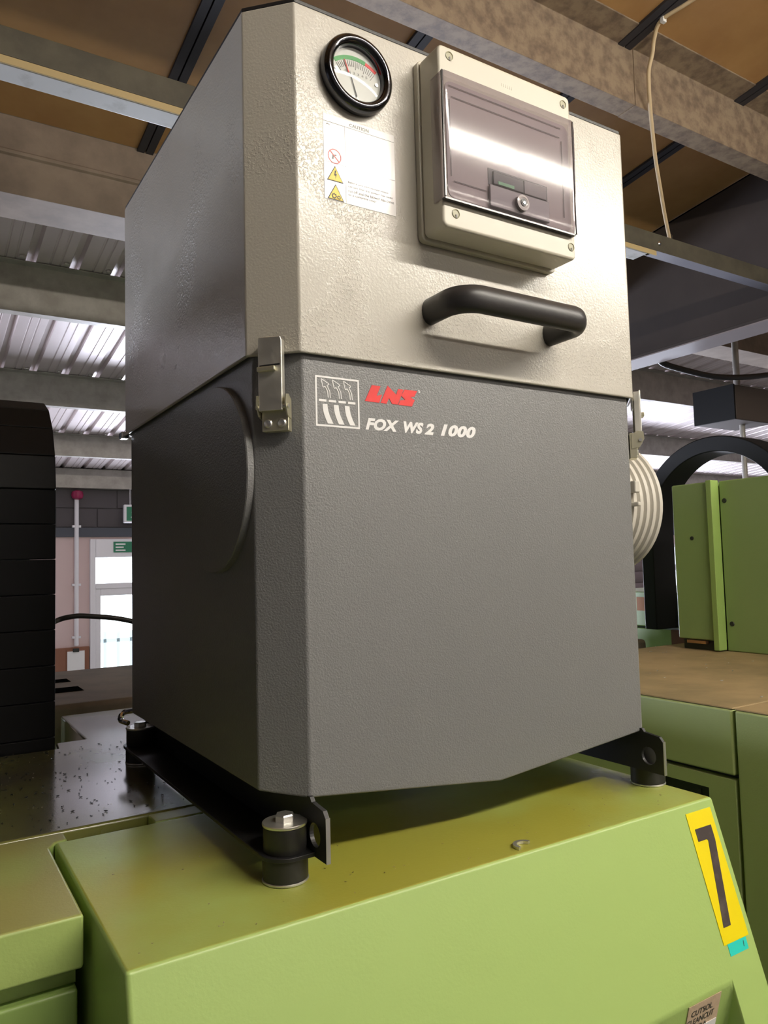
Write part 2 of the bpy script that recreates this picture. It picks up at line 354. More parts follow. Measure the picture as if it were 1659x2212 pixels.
for k in range(-5, 13):
    xa = 0.535 + k*SX
    for ya, yb in ((-4.0, -1.3), (-1.3, 1.17), (1.17, 2.62)):
        if (ya, yb) not in pan:
            g = G(); q = 0.018
            g.add([(q, ya+0.004, zr(ya)), (SX-q, ya+0.004, zr(ya)), (SX-q, yb-0.004, zr(yb)), (q, yb-0.004, zr(yb)),
                   (q, ya+0.004, zr(ya)+0.04), (SX-q, ya+0.004, zr(ya)+0.04), (SX-q, yb-0.004, zr(yb)+0.04), (q, yb-0.004, zr(yb)+0.04)],
                  [(0,1,2,3),(4,7,6,5),(0,4,5,1),(1,5,6,2),(2,6,7,3),(3,7,4,0)])
            p = build('ceiling_panel', g, CEIL, cl, smooth=0); p.location = (xa, 0, 0); pan[(ya, yb)] = p
            g = G()
            for u0, u1, h in ((-0.034, -0.003, 0.012), (0.003, 0.034, 0.012)):
                g.add([(u0, ya, zr(ya)-h), (u1, ya, zr(ya)-h), (u1, yb, zr(yb)-h), (u0, yb, zr(yb)-h), (u0, ya, zr(ya)), (u1, ya, zr(ya)), (u1, yb, zr(yb)), (u0, yb, zr(yb))],
                      [(0,1,2,3),(4,7,6,5),(0,4,5,1),(1,5,6,2),(2,6,7,3),(3,7,4,0)])
            s_ = build('joint_strip', g, STRIP, cl, smooth=0); s_.location = (xa, 0, 0); stp[(ya, yb)] = s_
        else:
            clone(pan[(ya, yb)], cl, (xa, 0, 0)); clone(stp[(ya, yb)], cl, (xa, 0, 0))

def purlin(x0, x1, yw, h, fl, name, m, label, tf=0.10, lip=0.018, t=0.006):
    """cold rolled Z: top flange towards the camera, web, bottom flange away"""
    zt = zr(yw - tf/2) - 0.012; zb = zt - h
    P = [(yw-tf, zt+T*tf), (yw, zt), (yw, zb), (yw+fl, zb), (yw+fl, zb+lip), (yw+fl-t, zb+lip), (yw+fl-t, zb+t), (yw+t, zb+t), (yw+t, zt+t), (yw-tf, zt+t+T*tf)]
    g = G(); g.prism(P, lambda a, b, c: V3((c, a, b)), x0, x1)
    return struct(name, g, m, label, bevel=0.002)
purlin(-7, 2.075, 1.218, 0.222, 0.085, 'roof_purlin', RUSTY, 'rusty brown roof purlin crossing above the grey cabinet, left length')
purlin(2.045, 3.29, 1.214, 0.226, 0.089, 'roof_purlin', RUSTY, 'rusty brown roof purlin behind the hanging cord, right length')
purlin(3.31, 14, 1.214, 0.226, 0.089, 'roof_purlin', RUSTY, 'rusty brown roof purlin beyond the dark rafter')
purlin(-7, 14, -1.1, 0.222, 0.085, 'roof_purlin', RUSTY, 'roof purlin above the camera')
# deep brown beam where the boards end, with two rolled lines along the web
zb = 3.944; P = [(2.44, 4.29), (2.586, 4.262), (2.586, 4.125), (2.574, 4.118), (2.574, 4.104), (2.586, 4.097), (2.586, zb), (2.825, zb), (2.825, zb+0.03), (2.60, zb+0.03), (2.60, 4.28), (2.44, 4.30)]
struct('roof_beam', G().prism(P, lambda a, b, c: V3((c, a, b)), -7, 3.24), BROWNB, 'deep brown roof beam at the edge of the board ceiling', bevel=0.002)
struct('roof_beam', G().prism(P, lambda a, b, c: V3((c, a, b)), 3.36, 14), BROWNB, 'deep brown roof beam beyond the dark rafter', bevel=0.002)
for yw, h, lb in ((3.74, 0.258, 'nearest the brown beam'), (5.395, 0.228, 'in the middle of the steel sheeting'), (6.955, 0.20, 'second from the back wall')):
    purlin(-7, 14, yw+0.05, h, 0.07, 'roof_purlin', GALV, 'galvanised roof purlin ' + lb, tf=0.05)
g = G(); g.prism([(8.30, zr(8.3)-0.01), (8.30, 3.378), (8.42, 3.378), (8.42, zr(8.3)-0.01)], lambda a, b, c: V3((c, a, b)), -7, 14)
struct('eaves_beam', g, GALV, 'pale grey eaves beam on top of the back wall', bevel=0.003)
# sheet fixings above the purlins
sc = None
for yw in (3.70, 5.36, 6.92):
    for k in range(22):
        x0 = -0.70 + 0.2205*k
        if sc is None:
            g = G(); g.lathe([(0.004, 0), (0.016, 0.002), (0.016, 0.010), (0.004, 0.014)], lambda a, b, c: V3((a, b, -c)), 8)
            sc = build('sheet_fixing', g, STEELW, bpy.data.objects['roof_sheeting']); sc.location = (x0, yw, zr(yw))
        else: clone(sc, bpy.data.objects['roof_sheeting'], (x0, yw, zr(yw)))
# haunched rafter
g = G()
g.prism([(-2.0, zr(-2.0)-0.01), (EAVE, zr(EAVE)-0.01), (EAVE, 3.60), (-0.2, 3.60), (-2.0, 3.9)], lambda a, b, c: V3((c, a, b)), 3.29, 3.31)
g.box(3.205, 3.395, -0.2, EAVE, 3.585, 3.602)
struct('roof_rafter', g, RAFT, 'dark steel rafter with a pale bottom flange on the right', bevel=0.002)
g = G(); g.box(3.203, 3.397, -0.2, EAVE, 3.579, 3.585); build('bottom_flange', g, mat('pale_flange', (0.24, 0.20, 0.20), 0.45), bpy.data.objects['roof_rafter'])

# ---- lighting trunks
def trunk(y, z, x0, x1, name, label):
    r = empty(name, ((x0+x1)/2, y, z-0.09), label, 'lighting trunk')
    g = G(); g.prism([(-0.03, 0.0), (0.03, 0.0), (0.03, -0.075), (0.022, -0.075), (0.022, -0.008), (-0.022, -0.008), (-0.022, -0.075), (-0.03, -0.075)], lambda a, b, c: V3((c, y+a, z+b)), x0, x1)
    build('channel', g, TRUNK, r, bevel=0.0015)
    return r
# unlit trunk beyond the machine
t1 = trunk(1.40, 3.804, -2.2, 3.27, 'lighting_trunk', 'olive metal lighting trunk crossing behind the grey cabinet')
g = G(); g.box(2.335, 3.27, 1.371, 1.429, 3.7285, 3.7295); build('cover_strip', g, mat('bluish_cover', (0.26, 0.26, 0.31), 0.3), t1)
rv = G(); rv.lathe([(0.010, 0), (0.010, 0.003), (0.004, 0.007)], lambda a, b, c: V3((2.35+a, 1.37-c, 3.764+b)), 12); build('rivet', rv, CHROME, t1)
l1 = empty('fluorescent_batten', (0.4, 1.41, 3.70), 'unlit white and yellowed fluorescent batten under the olive trunk', 'light')
g = G(); g.box(-1.5, 2.33, 1.3695, 1.374, 3.7075, 3.7285); build('yellowed_edge', g, LAMPY, l1, bevel=0.002)
g = G(); g.prism([(-0.026, 0.0), (0.055, 0.0), (0.058, -0.004), (0.050, -0.010), (-0.022, -0.010), (-0.026, -0.006)], lambda a, b, c: V3((c, 1.40+a, 3.7185+b)), -1.5, 2.28); build('diffuser', g, LAMPW, l1, bevel=0.002)
# lit trunk over the camera
t2 = trunk(-1.42, 3.86, -2.2, 4.2, 'lighting_trunk', 'olive metal lighting trunk above the camera with lit tubes')
for k, x0 in enumerate((-0.10, 1.43)):
    b = empty('fluorescent_batten', (x0+0.75, -1.42, 3.72), 'lit fluorescent batten over the camera, %s one' % ('left', 'right')[k], 'light')
    g = G(); g.box(x0, x0+1.52, -1.455, -1.385, 3.757, 3.785); build('batten_body', g, LAMPW, b, bevel=0.003)
    g = G(); g.tube([(x0+0.02, -1.42, 3.722), (x0+1.50, -1.42, 3.722)], 0.030, 16); build('tube', g, TUBE, b)

for row, (ty, nm) in enumerate(((-4.2, 'second'), (-7.0, 'third'))):
    trunk(ty, 3.86, -3.2, 6.2, 'lighting_trunk', 'olive metal lighting trunk behind the camera, %s row' % nm)
    for k in range(3):
        x0 = 0.25 + 1.7*k
        b = empty('fluorescent_batten', (x0+0.75, ty, 3.72), '%s lit fluorescent batten of the %s row behind the camera' % (('left-hand', 'middle', 'right-hand')[k], nm), 'light', 'lit battens behind the camera')
        g = G(); g.box(x0, x0+1.52, ty-0.035, ty+0.035, 3.757, 3.785); build('batten_body', g, LAMPW, b, bevel=0.003)
        g = G(); g.tube([(x0+0.02, ty, 3.735), (x0+1.50, ty, 3.735)], 0.014, 12); build('tube', g, TUBE2, b)

# cord from the ceiling to the trunk, pinned once
CP = [(2.10, 0.70, 4.462), (2.04, 0.9565, 4.434), (2.014, 1.06, 4.420), (2.030, 1.105, 4.385), (2.045, 1.128, 4.345), (2.049, 1.15, 4.296), (2.07, 1.17, 4.24), (2.105, 1.195, 4.18), (2.1437, 1.22, 4.124), (2.21, 1.262, 4.045), (2.279, 1.30, 3.968), (2.37, 1.352, 3.894), (2.457, 1.395, 3.806)]
def cr(P, n=6):
    P = [V3(p) for p in P]; Q = []
    for i in range(len(P)-1):
        a, b, c, d_ = P[max(i-1,0)], P[i], P[i+1], P[min(i+2, len(P)-1)]
        for k in range(n):
            t = k/n; Q.append(0.5*((2*b) + (c-a)*t + (2*a-5*b+4*c-d_)*t*t + (3*b-a-3*c+d_)*t**3))
    Q.append(P[-1]); return Q
co = build('ceiling_cable', G().tube(cr(CP), 0.0075, 10, up=(1,0,0)), CORD); tag(co, 'cream cord hanging from the ceiling down to the lighting trunk', 'cord')
g = G(); g.box(2.006, 2.026, 1.045, 1.060, 4.408, 4.428); build('cord_clip', g, WHITE, co, bevel=0.002)
g = G(); g.lathe([(0.014, 0), (0.014, 0.02), (0.009, 0.03)], lambda a, b, c: V3((2.457+a, 1.397+b, 3.806+c)), 12); build('gland', g, RUBBER, co)

# far conduit with alarm, signs, clipboard
pc = empty('conduit_pipe', (1.273, 8.36, 1.63), 'white conduit pipe on the back wall topped by a magenta sounder', 'pipe')
build('pipe', G().tube([(1.273, 8.36, 1.63), (1.273, 8.36, 3.28)], 0.024, 12, up=(1,0,0)), UPVC, pc)
build('sounder', G().lathe([(0.02, -0.05), (0.055, -0.035), (0.066, 0), (0.055, 0.04), (0.02, 0.055)], lambda a, b, c: V3((1.277+a, 8.34+b, 3.30+c)), 20), MAG, pc)
for z in (2.95, 2.3, 1.72):
    build('saddle_clip', G().box(1.228, 1.318, 8.345, 8.395, z-0.012, z+0.012), UPVC, pc)
ex = empty('exit_sign', (1.95, 8.25, 2.99), 'green hanging exit sign in a white case above the door', 'sign')
build('case', G().box(1.757, 2.16, 8.22, 8.28, 2.985, 3.195), UPVC, ex, bevel=0.008)
build('face', G().box(1.785, 2.13, 8.214, 8.22, 3.01, 3.17), SIGNG, ex)
FX = lambda a, b, c: V3((a, 8.214-c, b))
rm = build('running_man', G().prism(circ(1.905, 3.146, 0.012, 12), FX, 0, 0.002).prism([(1.86, 3.125), (1.90, 3.128), (1.93, 3.10), (1.92, 3.092), (1.895, 3.112), (1.888, 3.08), (1.915, 3.055), (1.90, 3.025), (1.888, 3.03), (1.896, 3.052), (1.868, 3.068), (1.84, 3.04), (1.828, 3.048), (1.86, 3.085), (1.868, 3.112), (1.845, 3.10), (1.836, 3.108)], FX, 0, 0.002), WHITE, ex)
build('arrow', G().prism([(1.98, 3.08), (2.06, 3.08), (2.06, 3.06), (2.10, 3.09), (2.06, 3.12), (2.06, 3.10), (1.98, 3.10)], FX, 0, 0.002), WHITE, ex)
for x in (1.83, 2.09): build('hanger', G().tube([(x, 8.25, 3.19), (x, 8.25, 3.378)], 0.004, 6, up=(1,0,0)), UPVC, ex)
s2 = empty('door_sign', (1.76, EAVE-0.052, 2.65), 'small green sign stuck to the white panel over the door', 'sign')
build('plate', G().box(1.668, 1.93, EAVE-0.058, EAVE-0.052, 2.654, 2.776), SIGNG, s2)
FX2 = lambda a, b, c: V3((a, EAVE-0.058-c, b))
build('print', G().prism([(1.69, 2.74), (1.80, 2.74), (1.80, 2.755), (1.69, 2.755)], FX2, 0, 0.001).prism([(1.69, 2.705), (1.78, 2.705), (1.78, 2.72), (1.69, 2.72)], FX2, 0, 0.001).prism([(1.69, 2.67), (1.80, 2.67), (1.80, 2.685), (1.69, 2.685)], FX2, 0, 0.001), WHITE, s2)
cb = empty('clipboard', (1.27, EAVE-0.04, 1.3), 'clipboard with white paper hanging on the brown board', 'clipboard')
build('board', G().box(1.170, 1.366, EAVE-0.046, EAVE-0.040, 1.29, 1.585), BRBOARD, cb)
build('paper', G().box(1.178, 1.358, EAVE-0.049, EAVE-0.046, 1.295, 1.57), WHITE, cb)
build('clip', G().box(1.235, 1.30, EAVE-0.062, EAVE-0.046, 1.56, 1.60), BLACK, cb, bevel=0.004)

# hanging dark box and drooping hose beyond the rafter
hb = empty('hanging_box', (4.45, 2.45, 3.32), 'dark box hanging from a steel drop rod under the roof', 'box')
build('case', G().box(4.22, 4.66, 2.26, 2.56, 3.325, 3.555), mat('box_brown', (0.09, 0.07, 0.06), 0.6), hb, bevel=0.01)
build('case_side', G().box(4.205, 4.22, 2.26, 2.56, 3.325, 3.555), PLASTIC, hb)
build('drop_rod', G().tube([(4.50, 2.42, 3.55), (4.50, 2.42, 4.25)], 0.022, 10, up=(1,0,0)).tube([(4.47, 2.38, 3.33), (4.47, 2.38, 2.2)], 0.018, 10, up=(1,0,0)), GALV, hb)
hs = build('drooping_hose', G().tube(cr([(3.40, 2.2, 3.60), (3.45, 2.2, 3.578), (3.6355, 2.2, 3.5632), (3.9061, 2.2, 3.5564), (4.1975, 2.2, 3.5827), (4.5059, 2.2, 3.6322), (5.1, 2.2, 3.74)]), 0.018, 10), RUBBER)
tag(hs, 'black hose drooping under the roof right of the rafter', 'hose')

# ================================================================== machines
ZH = 2.1716; K = 0.31; HX0, HX1 = -0.174, 0.4885; HY = -0.0604
mh = empty('machine_hood', (0.157, 0.1, 1.2), 'light green machine hood with sloping front carrying the yellow number', 'machine cover')
def hy(z): return HY - K*(ZH - z)
PZ, PX0, PX1 = 2.003, 0.06, 0.4345          # recessed grip pocket: its back stands upright
g = G(); B = 1.2; YB = 0.243
zp = B; yb = hy(PZ)
v = [(HX0, HY, ZH), (HX1, HY, ZH), (HX0, YB, ZH), (HX1, YB, ZH), (HX0, hy(B), B), (HX1, hy(B), B), (HX0, YB, B), (HX1, YB, B),
     (PX0, yb, PZ), (PX1, yb, PZ), (PX0, hy(B), B), (PX1, hy(B), B), (PX0, yb+0.26*(PZ-B), B), (PX1, yb+0.26*(PZ-B), B)]
f = [(0,2,3,1), (2,6,7,3), (0,4,6,2), (1,3,7,5), (0,1,9,8), (0,8,10,4), (1,5,11,9), (8,9,13,12), (8,12,10), (9,11,13), (4,10,12,13,11,5,7,6)]
g.add(v, f); build('body', g, HOODG, mh, bevel=0.0035, seg=3)
# frame on the sloping face: a along X, b up the slope (measured as z), c outwards
nl = math.sqrt(1 + K*K)
FH = lambda a, b, c: V3((a, hy(b) - c/nl, b - c*K/nl))
nb = build('number_plate', G().prism([(0.4365, 2.0357), (0.4805, 2.0357), (0.4800, 2.1622), (0.4360, 2.1622)], FH, 0.0002, 0.0009), YELS, mh, smooth=0, label='yellow plate with a tall black numeral')
build('numeral', G().prism([(0.4436, 2.1337), (0.4436, 2.1459), (0.4722, 2.1459), (0.4722, 2.1311), (0.4561, 2.0508), (0.4435, 2.0508), (0.4601, 2.1318), (0.4590, 2.1332), (0.4575, 2.1337)], FH, 0.0009, 0.0013), BROWNK, nb, smooth=0)
tl = build('teal_tag', G().prism([(0.4425, 2.0242), (0.4745, 2.0242), (0.4748, 2.0368), (0.4428, 2.0368)], FH, 0.0001, 0.0006), TEAL, mh, smooth=0, label='small teal sticker below the yellow plate')
text('handwritten_mark', '1', FH, 0.4672, 2.0278, 0.0022, 0.0052, INK, tl, h=(0, 0.0009), shear=0.2)
FP = lambda a, b, c: V3((a, yb + 0.26*(PZ-b) - c, b))
lb = build('coolant_label', G().prism([(0.3616, 1.962), (0.4146, 1.962), (0.4146, 2.0002), (0.3616, 2.0002)], FP, 0.0002, 0.001), TAN, mh, smooth=0, label='tan paper label with coolant name')
for k, (t_x, wd, s) in enumerate(((0.3675, 0.0345, 'CUTSOL'), (0.3622, 0.0440, 'CLEANCUT'), (0.3700, 0.0270, 'XTRA'))):
    text('lettering', s, FP, t_x, 1.9872 - 0.0092*k, wd, 0.0066, INK, lb, h=(0, 0.0014), bold=0.01)
build('white_label', G().prism([(0.391, 1.93), (0.4130, 1.93), (0.4130, 1.9715), (0.391, 1.9715)], FP, 0.001, 0.0016), WHITE, mh, smooth=0, label='white paper label below the tan one')
# left side cover, level with the hood, with a shallow slot behind the hood corner
sc_ = empty('machine_side_cover', (-0.4, 0.16, 1.2), 'olive green machine cover left of the hood', 'machine cover')
g = G(); g.prism([(-0.9, 0.0535), (-0.1797, 0.0535), (-0.1797, 0.232), (-0.172, 0.246), (-0.160, 0.250), (-0.1595, 0.2745), (-0.9, 0.2745)], lambda a, b, c: V3((a, b, c)), 2.1277, 2.171)
build('top_panel', g, SIDEG, sc_, bevel=0.003, seg=2)
g = G(); g.box(-0.9, -0.0716, 0.246, 0.2745, 2.13, 2.160); build('slot_floor', g, SIDEG, sc_)
g = G(); g.box(-0.9, -0.182, 0.078, 0.2745, 2.1075, 2.1277); build('recessed_band', g, SIDEG, sc_)
g = G(); g.box(-0.9, -0.182, 0.066, 0.2745, 1.2, 2.1075); build('lower_panel', g, CABL, sc_, bevel=0.003)
# oily deck behind
dk = empty('machine_deck', (0, 0.5, 1.2), 'oily dark green machine deck behind the hood, wet with coolant', 'machine cover')
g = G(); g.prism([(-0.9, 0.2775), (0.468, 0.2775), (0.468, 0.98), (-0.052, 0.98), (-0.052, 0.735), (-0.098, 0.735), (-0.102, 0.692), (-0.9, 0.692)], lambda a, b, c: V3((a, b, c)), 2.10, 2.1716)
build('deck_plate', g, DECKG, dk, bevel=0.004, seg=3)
g = G(); g.box(-0.0695, 0.468, 0.246, 0.2765, 2.12, 2.1712); build('joint_strip', g, SIDEG, dk, bevel=0.002)
g = G(); g.box(-0.9, 0.468, 0.29, 0.685, 1.2, 2.10); build('lower_body', g, CABG, dk)
# dusty rear deck
rd = empty('dusty_deck', (0.2, 1.3, 1.2), 'dark dusty brown machine deck beyond the oily plate', 'machine cover')
g = G(); g.box(-0.095, 1.72, 1.02, 1.585, 2.10, 2.185); build('deck_plate', g, DUSTD, rd, bevel=0.012, seg=3)
g = G(); g.box(-0.09, 1.72, 1.03, 1.57, 1.2, 2.10); build('lower_body', g, CABG, rd)
build('rear_block', G().box(0.35, 1.70, 1.26, 1.55, 2.18, 2.70), CABG, rd, bevel=0.006)  # unseen block, added to keep light from the back out from under the collector
for ya, yb_ in ((1.19, 1.265), (1.355, 1.415)):
    build('slot', G().box(-0.09, 0.03, ya, yb_, 2.175, 2.1856), VOID, rd)
# right machine: long cabinet with dusty top
rm_ = empty('machine_cabinet', (1.3, 0.1, 0), 'green machine cabinet with dusty brown top right of the hood', 'machine cabinet')
g = G(); g.box(0.918, 2.3, -0.9, 0.86, 0.02, 2.180); build('body', g, BLACK, rm_)
g = G(); g.box(0.902, 2.3, -0.9, 0.1795, 2.1838, 2.187).box(0.902, 2.3, 0.1835, 0.86, 2.1838, 2.187); build('dusty_top', g, DUSTY, rm_, bevel=0.003)
def panel(y0, y1, z0, z1, m=CABM):
    return build('door_panel', G().box(0.90, 0.92, y0, y1, z0, z1), m, rm_, bevel=0.004, seg=3)
panel(0.1845, 0.86, 2.0715, 2.1836)
g = G()   # lower door with a grip cut-out
sl0, sl1, zs0, zs1 = 0.236, 0.335, 2.010, 2.041
for y0, y1, z0, z1 in ((0.1845, sl0, 0.05, 2.064), (sl1, 0.86, 0.05, 2.064), (sl0, sl1, 0.05, zs0), (sl0, sl1, zs1, 2.064)): g.box(0.90, 0.92, y0, y1, z0, z1)
lp = build('door_panel', g, CABM, rm_)
FS = lambda a, b, c: V3((0.90 - c, a, b))
build('grip_recess', G().prism(rrect(sl0-0.001, sl1+0.001, zs0-0.001, zs1+0.001, 0.010), FS, -0.012, -0.010), BLACK, lp)
build('grip_catch', G().box(0.907, 0.911, 0.258, 0.266, 2.020, 2.032), RUBBER, lp)
panel(-0.9, 0.1785, 0.05, 2.1836)
# tall cabinet standing on the far side of it
tc_ = empty('control_cabinet', (1.75, 0.6, 2.187), 'tall green metal cabinet standing on the dusty machine top', 'cabinet')
build('rear_block', G().box(1.575, 1.86, 0.672, 0.79, 2.215, 2.655), CABG, tc_, bevel=0.004)
build('corner_strip', G().box(1.565, 1.60, 0.655, 0.672, 2.190, 2.658), CABL, tc_, bevel=0.002)  # end face facing the lamps; its brightness is put into a lighter green
build('front_housing', G().box(1.60, 1.86, -0.4, 0.655, 2.187, 2.656), CABG, tc_, bevel=0.004)
for y_, z_ in ((0.64, 2.60), (0.637, 2.262)):
    build('screw', G().lathe([(0.007, 0), (0.006, 0.002)], lambda a, b, c: V3((1.60-c, y_+a, z_+b)), 12), BLACK, tc_)
build('screw', G().lathe([(0.006, 0), (0.005, 0.002)], lambda a, b, c: V3((1.575-c, 0.73+a, 2.50+b)), 12), BLACK, tc_)
build('foot_rail', G().box(1.585, 1.86, 0.67, 0.78, 2.187, 2.215), BLACK, tc_)
build('copper_strip', G().box(1.57, 1.585, 0.70, 0.76, 2.205, 2.213), mat('copper', (0.5, 0.26, 0.14), 0.35, 0.8), tc_)
# further green machine body behind it
fm = empty('far_machine', (2.2, 1.2, 0.0), 'low green machine body behind the tall cabinet', 'machine')
build('upper_body', G().box(2.0, 2.6, 0.95, 1.5, 2.195, 2.322), CABG, fm, bevel=0.004)
build('lower_body', G().box(2.0, 2.6, 0.95, 1.5, 0.02, 2.188), CABG, fm, bevel=0.004)
build('side_block', G().box(1.985, 2.0, 1.05, 1.13, 2.10, 2.19), mat('rust_red', (0.16, 0.05, 0.03), 0.6), fm)
build('warning_label', G().box(1.998, 2.0, 1.23, 1.285, 2.252, 2.302), ORANGE, fm)

# ---- energy chains
def chain(name, label, x0, x1, yf, zc, R, zbot, pitch, th, m):
    r = empty(name, ((x0+x1)/2, yf, zbot), label, 'cable chain')
    pts = []; z = zbot + pitch/2
    while z < zc: pts.append((yf, z, 0.0)); z += pitch
    s = z - zc; Ltot = math.pi*R
    while s < Ltot:
        a = s/R; pts.append((yf + R - R*math.cos(a), zc + R*math.sin(a), a)); s += pitch
    s -= Ltot
    while zc - s > zbot: pts.append((yf + 2*R, zc - s, math.pi)); s += pitch
    base = None
    for y, z, a in pts:
        if base is None:
            g = G(); h = pitch/2
            g.prism([(0, -h+0.0003), (th, -h+0.0003), (th, h-0.0003), (0, h-0.0003)], lambda p, q, c: V3((c, p, q)) + V3(rootloc(r)), x0-r.location.x, x1-r.location.x)
            base = build('chain_link', g, m, r, bevel=0.0016, seg=2)
            base.location = (0, y-yf, z-zbot)
        else: clone(base, r, (0, y-yf, z-zbot), (-a, 0, 0))
    return r
chain('cable_chain', 'wide black cable chain looping up beside the left edge', -0.85, -0.105, 0.695, 2.585, 0.17, 2.02, 0.0565, 0.028, PLASTIC)
ar = empty('cable_arch', (1.96, 0.86, 2.05), 'black flexible hose arch behind the tall green cabinet', 'cable chain')
pth = [(0.86 + 0.262*math.cos(math.radians(a)), 2.545 + 0.262*math.sin(math.radians(a))) for a in range(0, 181, 5)]
pth = [(pth[0][0], 2.2), (pth[0][0], 2.4)] + pth + [(pth[-1][0], 2.4), (pth[-1][0], 2.2)]
rings = []
for i, (y, z) in enumerate(pth):
    a = pth[max(i-1, 0)]; b = pth[min(i+1, len(pth)-1)]; tx, tz = b[0]-a[0], b[1]-a[1]; l = math.hypot(tx, tz); nx, nz = tz/l, -tx/l
    rings.append([V3((1.87, y+nx*0.025, z+nz*0.025)), V3((1.985, y+nx*0.025, z+nz*0.025)), V3((1.985, y-nx*0.025, z-nz*0.025)), V3((1.87, y-nx*0.025, z-nz*0.025))])
build('arch', G().loft(rings), PLASTIC, ar, bevel=0.004)
rc = build('rear_cable', G().tube(cr([(-0.085, 1.14, 2.318), (-0.0302, 1.2, 2.341), (0.0005, 1.2, 2.3494), (0.0399, 1.2, 2.3491), (0.1374, 1.2, 2.3316), (0.3, 1.2, 2.27), (0.45, 1.2, 2.196)]), 0.0058, 10), RUBBER)
tag(rc, 'thin black cable arching between the chain and the grey cabinet', 'cable')

# ================================================================== the mist collector
ZS = 2.65; W = 0.46; Cc = 0.0384; YR = 0.5498
mc = empty('mist_collector', (0.23, 0.27, ZH), 'beige and graphite oil mist collector standing on the green hood', 'mist collector')
def octa(x0, x1, y0, y1, c): return [(x0+c, y0), (x1-c, y0), (x1, y0+c), (x1, y1-c), (x1-c, y1), (x0+c, y1), (x0, y1-c), (x0, y0+c)]
TOPV = lambda a, b, c: V3((a, b, c))
UH = octa(-Cc, W+Cc, 0, YR, Cc)
# upper housing: open skirt with a returned lip
g = G(); n = 8
def off(P, d):
    cx, cy = 0.23, 0.275; return [(cx + (x-cx)*(1 - d/0.27), cy + (y-cy)*(1 - d/0.27)) for x, y in P]
UI = off(UH, 0.004)
rings = [[V3((x, y, 2.70)) for x, y in UI], [V3((x, y, ZS)) for x, y in UI], [V3((x, y, ZS)) for x, y in UH], [V3((x, y, ZS+0.343)) for x, y in UH]]
g.loft(rings)
uh = build('upper_housing', g, BEIGE, mc, bevel=0.0022, seg=3, label='beige painted upper housing')
g = G(); g.prism(off(UH, 0.001), TOPV, ZS+0.343, ZS+0.3475); build('top_lid', g, BLACK, mc, bevel=0.001)
# lower body with the shallow V floor
L0, L1, LF, LB = -0.0315, 0.4927, 0.0069, 0.5376
P = [(0.005, LF, 2.2415), (0.23, LF, 2.2182), (0.456, LF, 2.2397), (L1, 0.0401, 2.244), (L1, 0.5045, 2.244), (0.456, LB, 2.2415), (0.23, LB, 2.2182), (0.005, LB, 2.2415), (L0, 0.5045, 2.2465), (L0, 0.0401, 2.2465)]
g = G(); n = 10; zt = 2.662
v = [V3(p) for p in P] + [V3((x, y, zt)) for x, y, z in P]
f = [(i, (i+1) % n, n+(i+1) % n, n+i) for i in range(n)] + [tuple(range(n, 2*n)), (0, 1, 6, 7), (1, 2, 5, 6), (0, 7, 8, 9), (2, 3, 4, 5)]
g.add(v, f); lowb = build('lower_body', g, DARK, mc, bevel=0.0022, seg=3, label='graphite textured lower body')
# blank disc on the left side
FLs = lambda a, b, c: V3((L0 - c, a, b))
build('blanking_disc', G().lathe([(0.097, 0), (0.097, 0.006), (0.096, 0.007)], lambda a, b, c: V3((L0 - c, 0.136+a, 2.543+b)), 72), DARK, mc)
# ribbed duct on the right side
prof = [(0.07, 0.0)]
for k in range(6):
    h = 0.002 + k*0.0105; r0 = 0.080 + 0.002*k
    prof += [(r0, h), (r0+0.0035, h+0.0015), (r0+0.0035, h+0.0075), (r0, h+0.009)]
prof += [(0.088, 0.066), (0.07, 0.068)]
du = build('ribbed_duct', G().lathe(prof, lambda a, b, c: V3((L1 + c, 0.130+a, 2.5235+b)), 56), HOSE, mc, smooth=35, label='pale grey ribbed duct stub')
build('clamp_screw', G().box(0.500, 0.510, 0.036, 0.046, 2.536, 2.552).box(0.502, 0.508, 0.034, 0.05, 2.518, 2.524), HOSE, du, bevel=0.002)

F0 = lambda a, b, c: V3((a, -c, b))                 # front of the upper housing
FL = lambda a, b, c: V3((a, LF - c, b))             # front of the lower body
# ---- gauge
GX, GZ = 0.0650, 2.9365
FG = lambda a, b, c: V3((GX + a, -c, GZ + b))
ga = build('pressure_gauge', G().lathe([(0.036, 0), (0.0385, 0.0008), (0.0392, 0.005), (0.0385, 0.011), (0.0355, 0.0142), (0.0318, 0.0140), (0.0292, 0.0115), (0.0285, 0.0085), (0.0283, 0.004)], FG, 64), BEZEL, mc, smooth=60, label='round pressure gauge with dark chrome bezel')
build('dial', G().prism(circ(0, 0, 0.0288, 48), FG, 0.002, 0.0042), LABEL, ga)
py = -0.0215; RA = 0.0405
build('green_arc', ringband(G(), FG, 0, py, RA-0.0034, RA+0.0008, 74, 128, 0.0042, 0.0045), GREENP, ga, smooth=0)
build('red_arc', ringband(G(), FG, 0, py, RA-0.0030, RA+0.0004, 54, 74, 0.0042, 0.0045), RED, ga, smooth=0)
g = G()
for k in range(21):
    a = math.radians(128 - k*3.7); l = 0.006 if k % 5 else 0.0085; u = V3((math.cos(a), math.sin(a))+(0,)); q = V3((-u.y, u.x, 0))*0.00028
    p0 = u*(RA-0.0042); p1 = u*(RA-0.0042-l)
    if abs(p0.x) > 0.0235: continue
    g.prism([(p0.x-q.x, py+p0.y-q.y), (p0.x+q.x, py+p0.y+q.y), (p1.x+q.x, py+p1.y+q.y), (p1.x-q.x, py+p1.y-q.y)], FG, 0.0042, 0.0045)
build('tick_marks', g, INKG, ga, smooth=0)
text('dial_numbers', '0 1 2 3 4 5', FG, -0.013, 0.001, 0.026, 0.0024, INKG, ga, h=(0, 0.0045))
